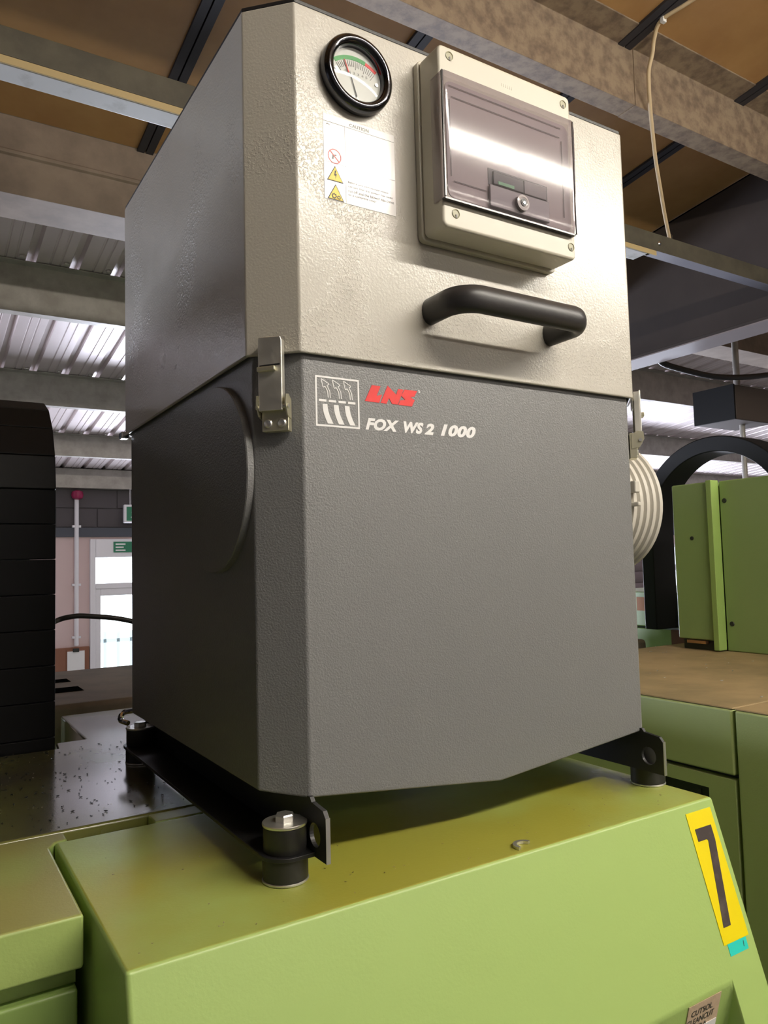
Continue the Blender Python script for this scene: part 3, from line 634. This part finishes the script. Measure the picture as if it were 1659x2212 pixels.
def hand(nm, a, r0, r1, wd, m):
    a = math.radians(a); u = V3((math.cos(a), math.sin(a), 0)); q = V3((-u.y, u.x, 0))*wd; p0 = u*r0; p1 = u*r1
    build(nm, G().prism([(p0.x-q.x, py+p0.y-q.y), (p0.x+q.x, py+p0.y+q.y), (p1.x+q.x*0.5, py+p1.y+q.y*0.5), (p1.x-q.x*0.5, py+p1.y-q.y*0.5)], FG, 0.0048, 0.0054), m, ga, smooth=0)
hand('needle', 108, 0.0, 0.024, 0.00035, INK); hand('marker_hand', 111.5, 0.024, 0.0372, 0.0005, RED)
for x in (-0.0225, 0.0235): build('dial_screw', G().prism(circ(x, 0.001 if x < 0 else -0.002, 0.0018, 12), FG, 0.0042, 0.005), STEELW, ga)
g = G(); RD = 0.115; g.loft([[FG(r*math.cos(2*math.pi*i/48), r*math.sin(2*math.pi*i/48), 0.0115 - RD + math.sqrt(RD*RD - r*r)) for i in range(48)] for r in (0.0287, 0.024, 0.019, 0.014, 0.009, 0.004, 0.0005)], caps=False)
build('glass', g, GLASS, ga, smooth=60)

# ---- caution label
ca = build('caution_label', G().prism([(0.0288, 2.8046), (0.1108, 2.8046), (0.1108, 2.8903), (0.0288, 2.8903)], F0, 0.0001, 0.0004), LABEL, mc, smooth=0, label='white caution label with warning triangles')
def pt(nm, poly, m, h=0.0006): return build(nm, G().prism(poly, F0, 0.0004, h), m, ca, smooth=0)
text('lettering', 'CAUTION', F0, 0.0580, 2.8842, 0.0222, 0.0034, INK, ca, h=(0, 0.0006))
for cx, zb_, zt_ in ((0.0408, 2.8236, 2.8397), (0.0411, 2.8050, 2.8213)):
    pt('warning_triangle', [(cx-0.0092, zb_), (cx+0.0092, zb_), (cx, zt_)], INK)
    pt('triangle_field', [(cx-0.0078, zb_+0.0008), (cx+0.0078, zb_+0.0008), (cx, zt_-0.0016)], YEL, 0.0008)
pt('lightning_bolt', [(0.0405, 2.8345), (0.0420, 2.8345), (0.0409, 2.8312), (0.0424, 2.8312), (0.0408, 2.8262), (0.0412, 2.8296), (0.0397, 2.8296)], INK, 0.001)
gg = ringband(G(), F0, 0.0392, 2.8088, 0.0016, 0.0024, 0, 360, 0.0004, 0.001, 12); ringband(gg, F0, 0.0444, 2.8082, 0.0010, 0.0017, 0, 360, 0.0004, 0.001, 10)
for k in range(8): gg.prism(circ(0.0392+0.0027*math.cos(k*math.pi/4), 2.8088+0.0027*math.sin(k*math.pi/4), 0.0004, 4), F0, 0.0004, 0.001).prism(circ(0.0444+0.0019*math.cos(k*math.pi/4), 2.8082+0.0019*math.sin(k*math.pi/4), 0.0003, 4), F0, 0.0004, 0.001)
build('gear_symbol', gg, INK, ca, smooth=0)
gg = ringband(G(), F0, 0.0407, 2.8490, 0.0064, 0.0076, 0, 360, 0.0004, 0.0006); gg.prism([(0.0355, 2.8530), (0.0365, 2.8540), (0.0460, 2.8450), (0.0450, 2.8440)], F0, 0.0004, 0.0006)
build('prohibition_ring', gg, PINKR, ca, smooth=0)
pt('prohibition_figure', [(0.0375, 2.8462), (0.0395, 2.8458), (0.0400, 2.8490), (0.0430, 2.8500), (0.0428, 2.8515), (0.0385, 2.8505)], INKG, 0.0005)
g = G()
for a, b, c, d_ in ((0.0526, 0.0528, 2.8050, 2.8830), (0.0290, 0.1106, 2.8826, 2.8828), (0.0290, 0.1106, 2.8420, 2.8422)): g.prism([(a, c), (b, c), (b, d_), (a, d_)], F0, 0.0004, 0.0006)
build('rule_lines', g, INKG, ca, smooth=0)
for k, (s, wd) in enumerate((('Before any intervention make', 0.047), ('certain that the power has been', 0.052), ('cut off and the blower has come', 0.0535), ('to a complete stop!', 0.032))):
    text('lettering', s, F0, 0.0551, 2.8252-0.0042*k, wd, 0.0030, INK, ca, h=(0, 0.0006))
pt('maker_mark', [(0.0315, 2.8788), (0.0330, 2.8812), (0.0365, 2.8796), (0.0335, 2.8800)], INKG)

# ---- switch enclosure
BX0, BX1, BZ0, BZ1 = 0.1372, 0.3268, 2.7822, 2.9775
eb = build('switch_enclosure', G().prism(rrect(BX0+0.0022, BX1-0.0022, BZ0+0.003, BZ1-0.002, 0.006), F0, 0.008, 0.042), EBOX, mc, bevel=0.003, seg=3, smooth=35, label='pale grey plastic switch enclosure')
build('back_flange', G().prism(rrect(BX0, BX1, BZ0, BZ1, 0.007), F0, 0, 0.008), EBOX, eb, bevel=0.0015)
for x, z in ((0.1535, 2.9655), (0.3138, 2.9643), (0.1555, 2.8005), (0.3172, 2.7992)):
    s_ = build('cap_screw', G().lathe([(0.0048, 0.0412), (0.0048, 0.0426), (0.0040, 0.0428), (0.0036, 0.0422)], lambda a, b, c: V3((x+a, -c, z+b)), 20), SCREWG, eb)
    build('screw_slot', G().box(x-0.0008, x+0.0008, -0.0430, -0.0422, z-0.0046, z-0.0012), INKG, s_)
g = G()
for k in range(6): g.prism([(0.2225+k*0.0028, 2.9562), (0.2232+k*0.0028, 2.9562), (0.2232+k*0.0028, 2.9594), (0.2225+k*0.0028, 2.9594)], F0, 0.0418, 0.0423)
build('embossed_mark', g, EBOX, eb, smooth=0)
# inner plate, breaker window, latch
build('inner_plate', G().prism(rrect(0.146, 0.318, 2.8160, 2.9380, 0.008), F0, 0.042, 0.0428), EDARK, eb)
bw = build('breaker_window', G().prism([(0.1985, 2.8415), (0.2820, 2.8415), (0.2820, 2.8592), (0.1985, 2.8592)], F0, 0.0428, 0.0434), BLACK, eb)
build('breaker', G().box(0.204, 0.246, -0.0455, -0.0434, 2.8425, 2.8565), BLACK, bw, bevel=0.0008)
build('breaker_label', G().box(0.210, 0.232, -0.0459, -0.0455, 2.8432, 2.8466), mat('breaker_green', (0.12, 0.42, 0.18), 0.4), bw)
build('breaker_cap', G().box(0.247, 0.279, -0.0452, -0.0434, 2.8425, 2.8575), mat('breaker_grey', (0.16, 0.14, 0.14), 0.4), bw, bevel=0.0008)
# smoked cover: wraps the left side, bulges a little to the front
CX0, CX1, CZ0, CZ1 = 0.1374, 0.3205, 2.8118, 2.9418
g = G(); rings = []
N = 12
for i in range(N+1):
    u = i/N; z = CZ0 + (CZ1-CZ0)*u; b = 0.0480 + 0.0045*u + 0.0012*math.sin(math.pi*u) - (0.002 if i in (0, N) else 0)
    rings.append([V3((CX0, -0.0295, z)), V3((CX0, -b+0.003, z)), V3((CX0+0.001, -b+0.001, z)), V3((CX0+0.003, -b, z)), V3((CX0+0.006, -b, z)), V3((CX1-0.006, -b, z)), V3((CX1-0.003, -b, z)), V3((CX1-0.001, -b+0.001, z)), V3((CX1, -b+0.003, z)), V3((CX1, -0.0295, z))])
g.loft(rings, closed=False); sk = g
top = [p for p in rings[-1]]; bot = [p for p in rings[0]]
g.add(top, [tuple(range(10))]); g.add(bot, [tuple(range(10))])
cv = build('smoked_cover', g, SMOKE, eb, smooth=50, label='smoked clear hinged cover')
EDGE = mat('smoked_edge', (0.03, 0.027, 0.03), 0.2)
build('cover_edge', G().box(CX0+0.001, CX1-0.001, -0.048, -0.0428, CZ0-0.0014, CZ0+0.0004).box(CX0-0.0004, CX0+0.0012, -0.0500, -0.0478, CZ0, CZ1).box(CX1-0.0012, CX1+0.0002, -0.0495, -0.0478, CZ0, CZ1), EDGE, cv)
lt_ = build('cover_latch', G().prism([(0.1978, 2.8172), (0.2815, 2.8172), (0.2820, 2.8408), (0.1978, 2.8408)], F0, 0.0440, 0.0465), mat('latch_smoke', (0.22, 0.20, 0.205), 0.35), cv, bevel=0.001)
build('key_ring', G().lathe([(0.0085, 0.0465), (0.0085, 0.0508), (0.0062, 0.0514), (0.0052, 0.0508)], lambda a, b, c: V3((0.2395+a, -c, 2.8283+b)), 24), mat('key_ring_grey', (0.42, 0.38, 0.38), 0.2), lt_)
build('keyhole', G().prism(circ(0.2395, 2.8283, 0.0038, 16), F0, 0.0508, 0.0517), BLACK, lt_)
build('key_pin', G().prism(circ(0.2395, 2.8276, 0.0014, 10), F0, 0.0517, 0.0525), CHROME, lt_)
for x0, x1, z0, z1 in ((0.1500, 0.1506, 2.838, 2.918), (0.3065, 0.3071, 2.830, 2.918), (0.153, 0.304, 2.9214, 2.9219), (0.153, 0.195, 2.8330, 2.8335), (0.150, 0.306, 2.9325, 2.9330)):
    build('moulded_line', G().prism([(x0, z0), (x1, z0), (x1, z1), (x0, z1)], F0, 0.0435, 0.0440), INKG, cv)

# ---- handle
hp = []
HXa, HXb, HYb, r_ = 0.1500, 0.3195, 0.0545, 0.026
hp = [(HXa, 0), (HXa, HYb-r_)] + [(HXa + r_ - r_*math.cos(math.radians(a)), HYb - r_ + r_*math.sin(math.radians(a))) for a in range(10, 90, 10)]
hp += [(HXa+r_, HYb), (HXb-r_*0.7, HYb)] + [(HXb - r_*0.7 + r_*0.7*math.sin(math.radians(a)), HYb - r_*0.7 + r_*0.7*math.cos(math.radians(a))) for a in range(10, 90, 10)] + [(HXb, HYb-r_*0.7), (HXb, 0)]
g = G(); g.tube([V3((x, -y, 2.7115)) for x, y in hp], 0.01, 20, ell=(0.0142, 0.0102)); build('pull_handle', g, HANDLE, mc, smooth=60, label='black plastic bow handle')

# ---- toggle latches on both front chamfers
def latch(mirror):
    s = -1 if mirror else 1; ox = 0.46 if mirror else 0.0
    e = V3((0.7071*s, -0.7071, 0)); nn = V3((-0.7071*s, -0.7071, 0)); O = V3((ox, 0, 0))
    fr = lambda a, b, c: O + e*a + nn*c + V3((0, 0, b))
    c0 = -0.0265
    lv = build('toggle_latch', G().prism([(c0-0.0115, 2.5945), (c0+0.0115, 2.5945), (c0+0.0115, 2.6600), (c0+0.0105, 2.6635), (c0-0.0105, 2.6640), (c0-0.0115, 2.6620)], fr, 0.0090, 0.0104)
               .prism([(c0+0.0103, 2.5945), (c0+0.0115, 2.5945), (c0+0.0115, 2.6615), (c0+0.0103, 2.6615)], fr, 0.0020, 0.0092)
               .prism([(c0-0.0115, 2.5945), (c0-0.0103, 2.5945), (c0-0.0103, 2.6615), (c0-0.0115, 2.6615)], fr, 0.0020, 0.0092), ZINC, mc, bevel=0.0006, smooth=30, label='zinc plated toggle latch')
    bp = build('base_plate', G().prism([(c0-0.0110, 2.5765), (c0+0.0150, 2.5765), (c0+0.0150, 2.6080), (c0-0.0110, 2.6080)], fr, -0.0055, 0.0035), ZINCY, lv, bevel=0.0006)
    for k in (-1, 1):
        a0 = c0 + 0.0012 + k*0.0140
        build('ear', G().prism([(-0.003, 2.588), (0.007, 2.590), (0.0125, 2.600), (0.0115, 2.609), (0.004, 2.6105), (-0.003, 2.6060)], lambda a, b, c: fr(c, b, a), a0-0.0006, a0+0.0006), ZINCY, lv)
        build('rivet', G().lathe([(0.0042, 0.0035), (0.0042, 0.0043), (0.0030, 0.0052), (0.0012, 0.0046)], lambda a, b, c: fr(c0+0.002+k*0.0068+a, 2.5838+b, c), 14), STEELW, bp)
    build('pivot_pin', G().tube([fr(c0-0.0150, 2.5985, 0.0075), fr(c0+0.0172, 2.5985, 0.0075)], 0.0022, 10), STEELW, lv)
    build('hook_tab', G().prism([(c0-0.0112, 2.6305), (c0+0.0062, 2.6312), (c0+0.0062, 2.6355), (c0-0.0112, 2.6350)], fr, 0.0104, 0.0150), ZINCY, lv, bevel=0.0008)
    build('tab_slot', G().prism([(c0-0.0100, 2.6358), (c0+0.0100, 2.6366), (c0+0.0100, 2.6382), (c0-0.0100, 2.6374)], fr, 0.0104, 0.0106), BLACK, lv)
    build('strike', G().prism([(c0-0.009, 2.640), (c0+0.009, 2.640), (c0+0.009, 2.657), (c0-0.009, 2.657)], fr, 0.0, 0.0030), ZINC, lv)
    return lv
latch(False); latch(True)
build('rear_catch', G().box(-0.046, -0.034, 0.504, 0.52, 2.644, 2.654), CHROME, mc, bevel=0.002)

# ---- printed marks on the lower body
ic = build('pictogram', G(), WHITE, mc) if False else None
g = G(); ix0, ix1, iz0, iz1 = 0.0181, 0.0662, 2.5831, 2.6318; t_ = 0.0018
for a, b, c, d_ in ((ix0, ix1, iz0, iz0+t_), (ix0, ix1, iz1-t_, iz1), (ix0, ix0+t_, iz0+t_, iz1-t_), (ix1-t_, ix1, iz0+t_, iz1-t_)): g.prism([(a, c), (b, c), (b, d_), (a, d_)], FL, 0, 0.0003)
pi_ = build('pictogram_frame', g, WHITE, mc, smooth=0, label='white square pictogram of air rising through a filter')
for k in range(4):
    a = 0.0217 + k*0.0106; build('filter_dash', G().prism([(a, 2.6070), (a+0.0082, 2.6070), (a+0.0082, 2.6092), (a, 2.6092)], FL, 0, 0.0003), WHITE, pi_, smooth=0)
def swoosh(x0, z0, z1, wb_, wt, bend):
    Lp, Rp = [], []
    for i in range(9):
        u = i/8; z = z0 + (z1-z0)*u; x = x0 - bend*math.sin(math.pi*0.5*u)*1.0 + (0.004*(1-u)**2); wd = wb_ + (wt-wb_)*u
        Lp.append((x - wd/2, z)); Rp.append((x + wd/2, z))
    return Lp + Rp[::-1]
for k in range(3):
    x = 0.0300 + k*0.0121
    P = swoosh(x, 2.5862, 2.6048, 0.0062, 0.0052, 0.0018); g = G()
    for i in range(8): g.prism([P[i], P[17-i], P[16-i], P[i+1]], FL, 0, 0.0003)
    build('air_stream', g, WHITE, pi_, smooth=0)
    # outlined arrow above
    xa = 0.0300 + k*0.0121; lines = [[(xa+0.0018, 2.6112), (xa+0.0014, 2.6170), (xa-0.0012, 2.6218), (xa-0.0036, 2.6208), (xa-0.0055, 2.6290), (xa+0.0030, 2.6245), (xa+0.0008, 2.6228), (xa+0.0036, 2.6175), (xa+0.0042, 2.6112)],]
    g = G()
    for ln in lines:
        for p, q in zip(ln[:-1], ln[1:]):
            dx, dz = q[0]-p[0], q[1]-p[1]; l = math.hypot(dx, dz); nx, nz = -dz/l*0.00042, dx/l*0.00042
            g.prism([(p[0]-nx, p[1]-nz), (p[0]+nx, p[1]+nz), (q[0]+nx, q[1]+nz), (q[0]-nx, q[1]-nz)], FL, 0, 0.0003)
    build('arrow_outline', g, WHITE, pi_, smooth=0)
LL = [(0.0810, 2.6284), (0.0912, 2.6284), (0.0864, 2.6183), (0.0927, 2.6199), (0.0892, 2.6114), (0.0726, 2.6118)]
LN = [(0.0908, 2.6116), (0.0996, 2.6299), (0.1097, 2.6216), (0.1121, 2.6276), (0.1187, 2.6276), (0.1114, 2.6116), (0.1044, 2.6116), (0.1009, 2.6172), (0.0977, 2.6112)]
LS = [(0.1201, 2.6279), (0.1356, 2.6279), (0.1319, 2.6216), (0.1272, 2.6208), (0.1322, 2.6180), (0.1285, 2.6112), (0.1119, 2.6114), (0.1143, 2.6163), (0.1203, 2.6173), (0.1156, 2.6212)]
lg = None
for P in (LL, LN, LS):
    o = build('logo_letter', G().prism(P, FL, 0, 0.0004), RED, mc, smooth=0, label='red logo lettering')
build('registered_mark', ringband(G(), FL, 0.1379, 2.6275, 0.0008, 0.0014, 0, 360, 0, 0.0003, 12), WHITE, mc, smooth=0)
for s, x0, x1 in (('FOX', 0.0726, 0.1122), ('WS', 0.1176, 0.1424), ('2', 0.1432, 0.1560), ('1000', 0.1640, 0.2112)):
    text('model_lettering', s, FL, x0, 2.5833, x1-x0, 0.0120 if s != '1000' else 0.0128, WHITE, mc, bold=0.052, shear=0.28, sp=1.05)

# ---- mounting rails and rubber mounts
for side in (0, 1):
    xw = 0.005 if side == 0 else 0.453; s = -1 if side == 0 else 1
    FW = lambda a, b, c: V3((xw + c, a, b))
    z0, z1 = ZH+0.0222, 2.2375
    # web with a hole at both ends
    def webpiece(ys, sg):
        hc = ys + sg*0.0215; zc_ = 2.2128; r = 0.0105
        a, b = (ys, ys+sg*0.06)
        out = [(a, z0), (b, z0), (b, 2.2437), (a+sg*0.030, 2.2437), (a+sg*0.027, 2.2400), (a+sg*0.005, z1), (a, z1-0.006)]
        return out, (hc, zc_, r), b
    g = G(); ya, yb2 = -0.0265, 0.568
    for ys, sg in ((ya, 1), (yb2, -1)):
        out, (hc, zc_, r), inner = webpiece(ys, sg)
        # ring of quads between the outline and the hole
        n = 28; ang = [2*math.pi*i/n for i in range(n)]
        def hit(th):
            best = None; d2 = (math.cos(th), math.sin(th))
            for p, q in zip(out, out[1:]+out[:1]):
                ex, ey = q[0]-p[0], q[1]-p[1]; den = d2[0]*ey - d2[1]*ex
                if abs(den) < 1e-12: continue
                t = ((p[0]-hc)*ey - (p[1]-zc_)*ex)/den; u = ((p[0]-hc)*d2[1] - (p[1]-zc_)*d2[0])/den
                if t > 0 and -1e-9 <= u <= 1+1e-9 and (best is None or t < best): best = t
            return (hc + d2[0]*best, zc_ + d2[1]*best)
        extra = [math.atan2(p[1]-zc_, p[0]-hc) % (2*math.pi) for p in out]
        ang = sorted(set([round(a, 6) for a in ang + extra]))
        for i in range(len(ang)):
            t0, t1 = ang[i], ang[(i+1) % len(ang)]
            g.prism([(hc+r*math.cos(t0), zc_+r*math.sin(t0)), hit(t0), hit(t1), (hc+r*math.cos(t1), zc_+r*math.sin(t1))], FW, -0.002, 0.002)
    g.prism([(ya+0.06, z0), (yb2-0.06, z0), (yb2-0.06, 2.2437), (ya+0.06, 2.2437)], FW, -0.002, 0.002)
    rl = build('mounting_rail', g, BLACK, mc, smooth=0)
    build('worn_edge', G().box(xw-0.0021, xw+0.0021, ya-0.0004, ya+0.0004, z0, z1-0.005), STEELW, rl)
    # outward flange rounded round the mounts
    xe = xw + s*0.044; poly = []
    xi = xw
    cx = -0.0155 if side == 0 else 0.4755; rr = 0.0235
    P = [(xi, 0.018-rr+0.001)] + [(cx + s*rr*math.sin(math.radians(a)), 0.018 - rr*math.cos(math.radians(a))) for a in range(0, 91, 10)] + [(cx + s*rr*math.sin(math.radians(a)), 0.522 - rr*math.cos(math.radians(a))) for a in range(90, 181, 10)] + [(xi, 0.522+rr-0.001)]
    build('flange', G().prism(P, TOPV, z0, z0+0.004), BLACK, rl, bevel=0.0008)
    for ym in (0.018, 0.522):
        FM = lambda a, b, c: V3((cx+a, ym+b, ZH+c))
        rmn = build('rubber_mount', G().lathe([(0.0195, 0.0026), (0.0205, 0.0032), (0.0205, 0.0218), (0.0195, 0.0222)], FM, 32).lathe([(0.0190, 0.0262), (0.0195, 0.0268), (0.0195, 0.0480), (0.0185, 0.0486)], FM, 32), RUBBER, mc, smooth=40)
        build('base_washer', G().lathe([(0.0203, 0.0002), (0.0210, 0.0008), (0.0210, 0.0020), (0.0203, 0.0026)], FM, 32), STEELW, rmn)
        build('top_washer', G().lathe([(0.0200, 0.0486), (0.0203, 0.0492), (0.0203, 0.0508), (0.0198, 0.0513)], FM, 32), STEELW, rmn)
        bt = build('bolt_head', G().lathe([(0.0088, 0.0513), (0.0088, 0.0565), (0.0080, 0.0578)], FM, 6), STEELW, rmn, smooth=0)
        text('grade_mark', '8.8', lambda a, b, c: FM(a, b, c), -0.004, -0.002, 0.008, 0.004, ZINC, rmn, h=(0, 0.0580))
# hose end of a clamp glimpsed behind the left rear mount
build('rear_hook', G().tube(cr([(-0.010, 0.56, 2.240), (-0.026, 0.575, 2.236), (-0.034, 0.565, 2.228), (-0.026, 0.55, 2.224)]), 0.004, 8), CHROME, mc)

# ---- loose bits
g = ringband(G(), lambda a, b, c: V3((0.2082+a, -0.050+b, ZH+c)), 0, 0, 0.0075, 0.0115, 20, 200, 0.0004, 0.003, 14)
tag(build('metal_clip', g, STEELW, smooth=30), 'small half ring of metal lying at the hood front edge', 'clip')
def swarf(name, label, n, area_, m, s0, s1):
    g = G()
    for k in range(n):
        x, y, z = area_(); s = random.uniform(s0, s1); a = random.uniform(0, 6.28); ca_, sa = math.cos(a), math.sin(a); l, wd = s, s*random.uniform(0.3, 0.6)
        fr = lambda p, q, c: V3((x + p*ca_ - q*sa, y + p*sa + q*ca_, z + c + abs(p)*0.35))
        g.prism([(-l, -wd), (0, -wd*0.7), (l, -wd*0.2), (l*0.7, wd), (-l*0.6, wd*0.8)], fr, 0.0001, s*0.35)
    o = build(name, g, m, smooth=0); tag(o, label, 'swarf', kind='stuff'); return o
swarf('dark_swarf', 'dark grit and swarf scattered over the oily deck', 190, lambda: (random.uniform(-0.22, 0.0), random.uniform(0.29, 0.685), 2.1716), BLACK, 0.0007, 0.0024)
swarf('bright_swarf', 'bright metal swarf scattered over the green covers', 120, lambda: ((random.uniform(-0.16, 0.47), random.uniform(-0.05, 0.02) if random.random() < .5 else random.uniform(-0.05, 0.2), ZH) if random.random() < 0.7 else (random.uniform(-0.2, -0.02), random.uniform(0.29, 0.7), 2.1716)), CHIP, 0.0004, 0.0012)
swarf('cabinet_swarf', 'bright chips on the dusty top of the machine cabinet', 45, lambda: (random.uniform(1.0, 1.55), random.uniform(0.1, 0.85), 2.187), STEELW, 0.001, 0.004)
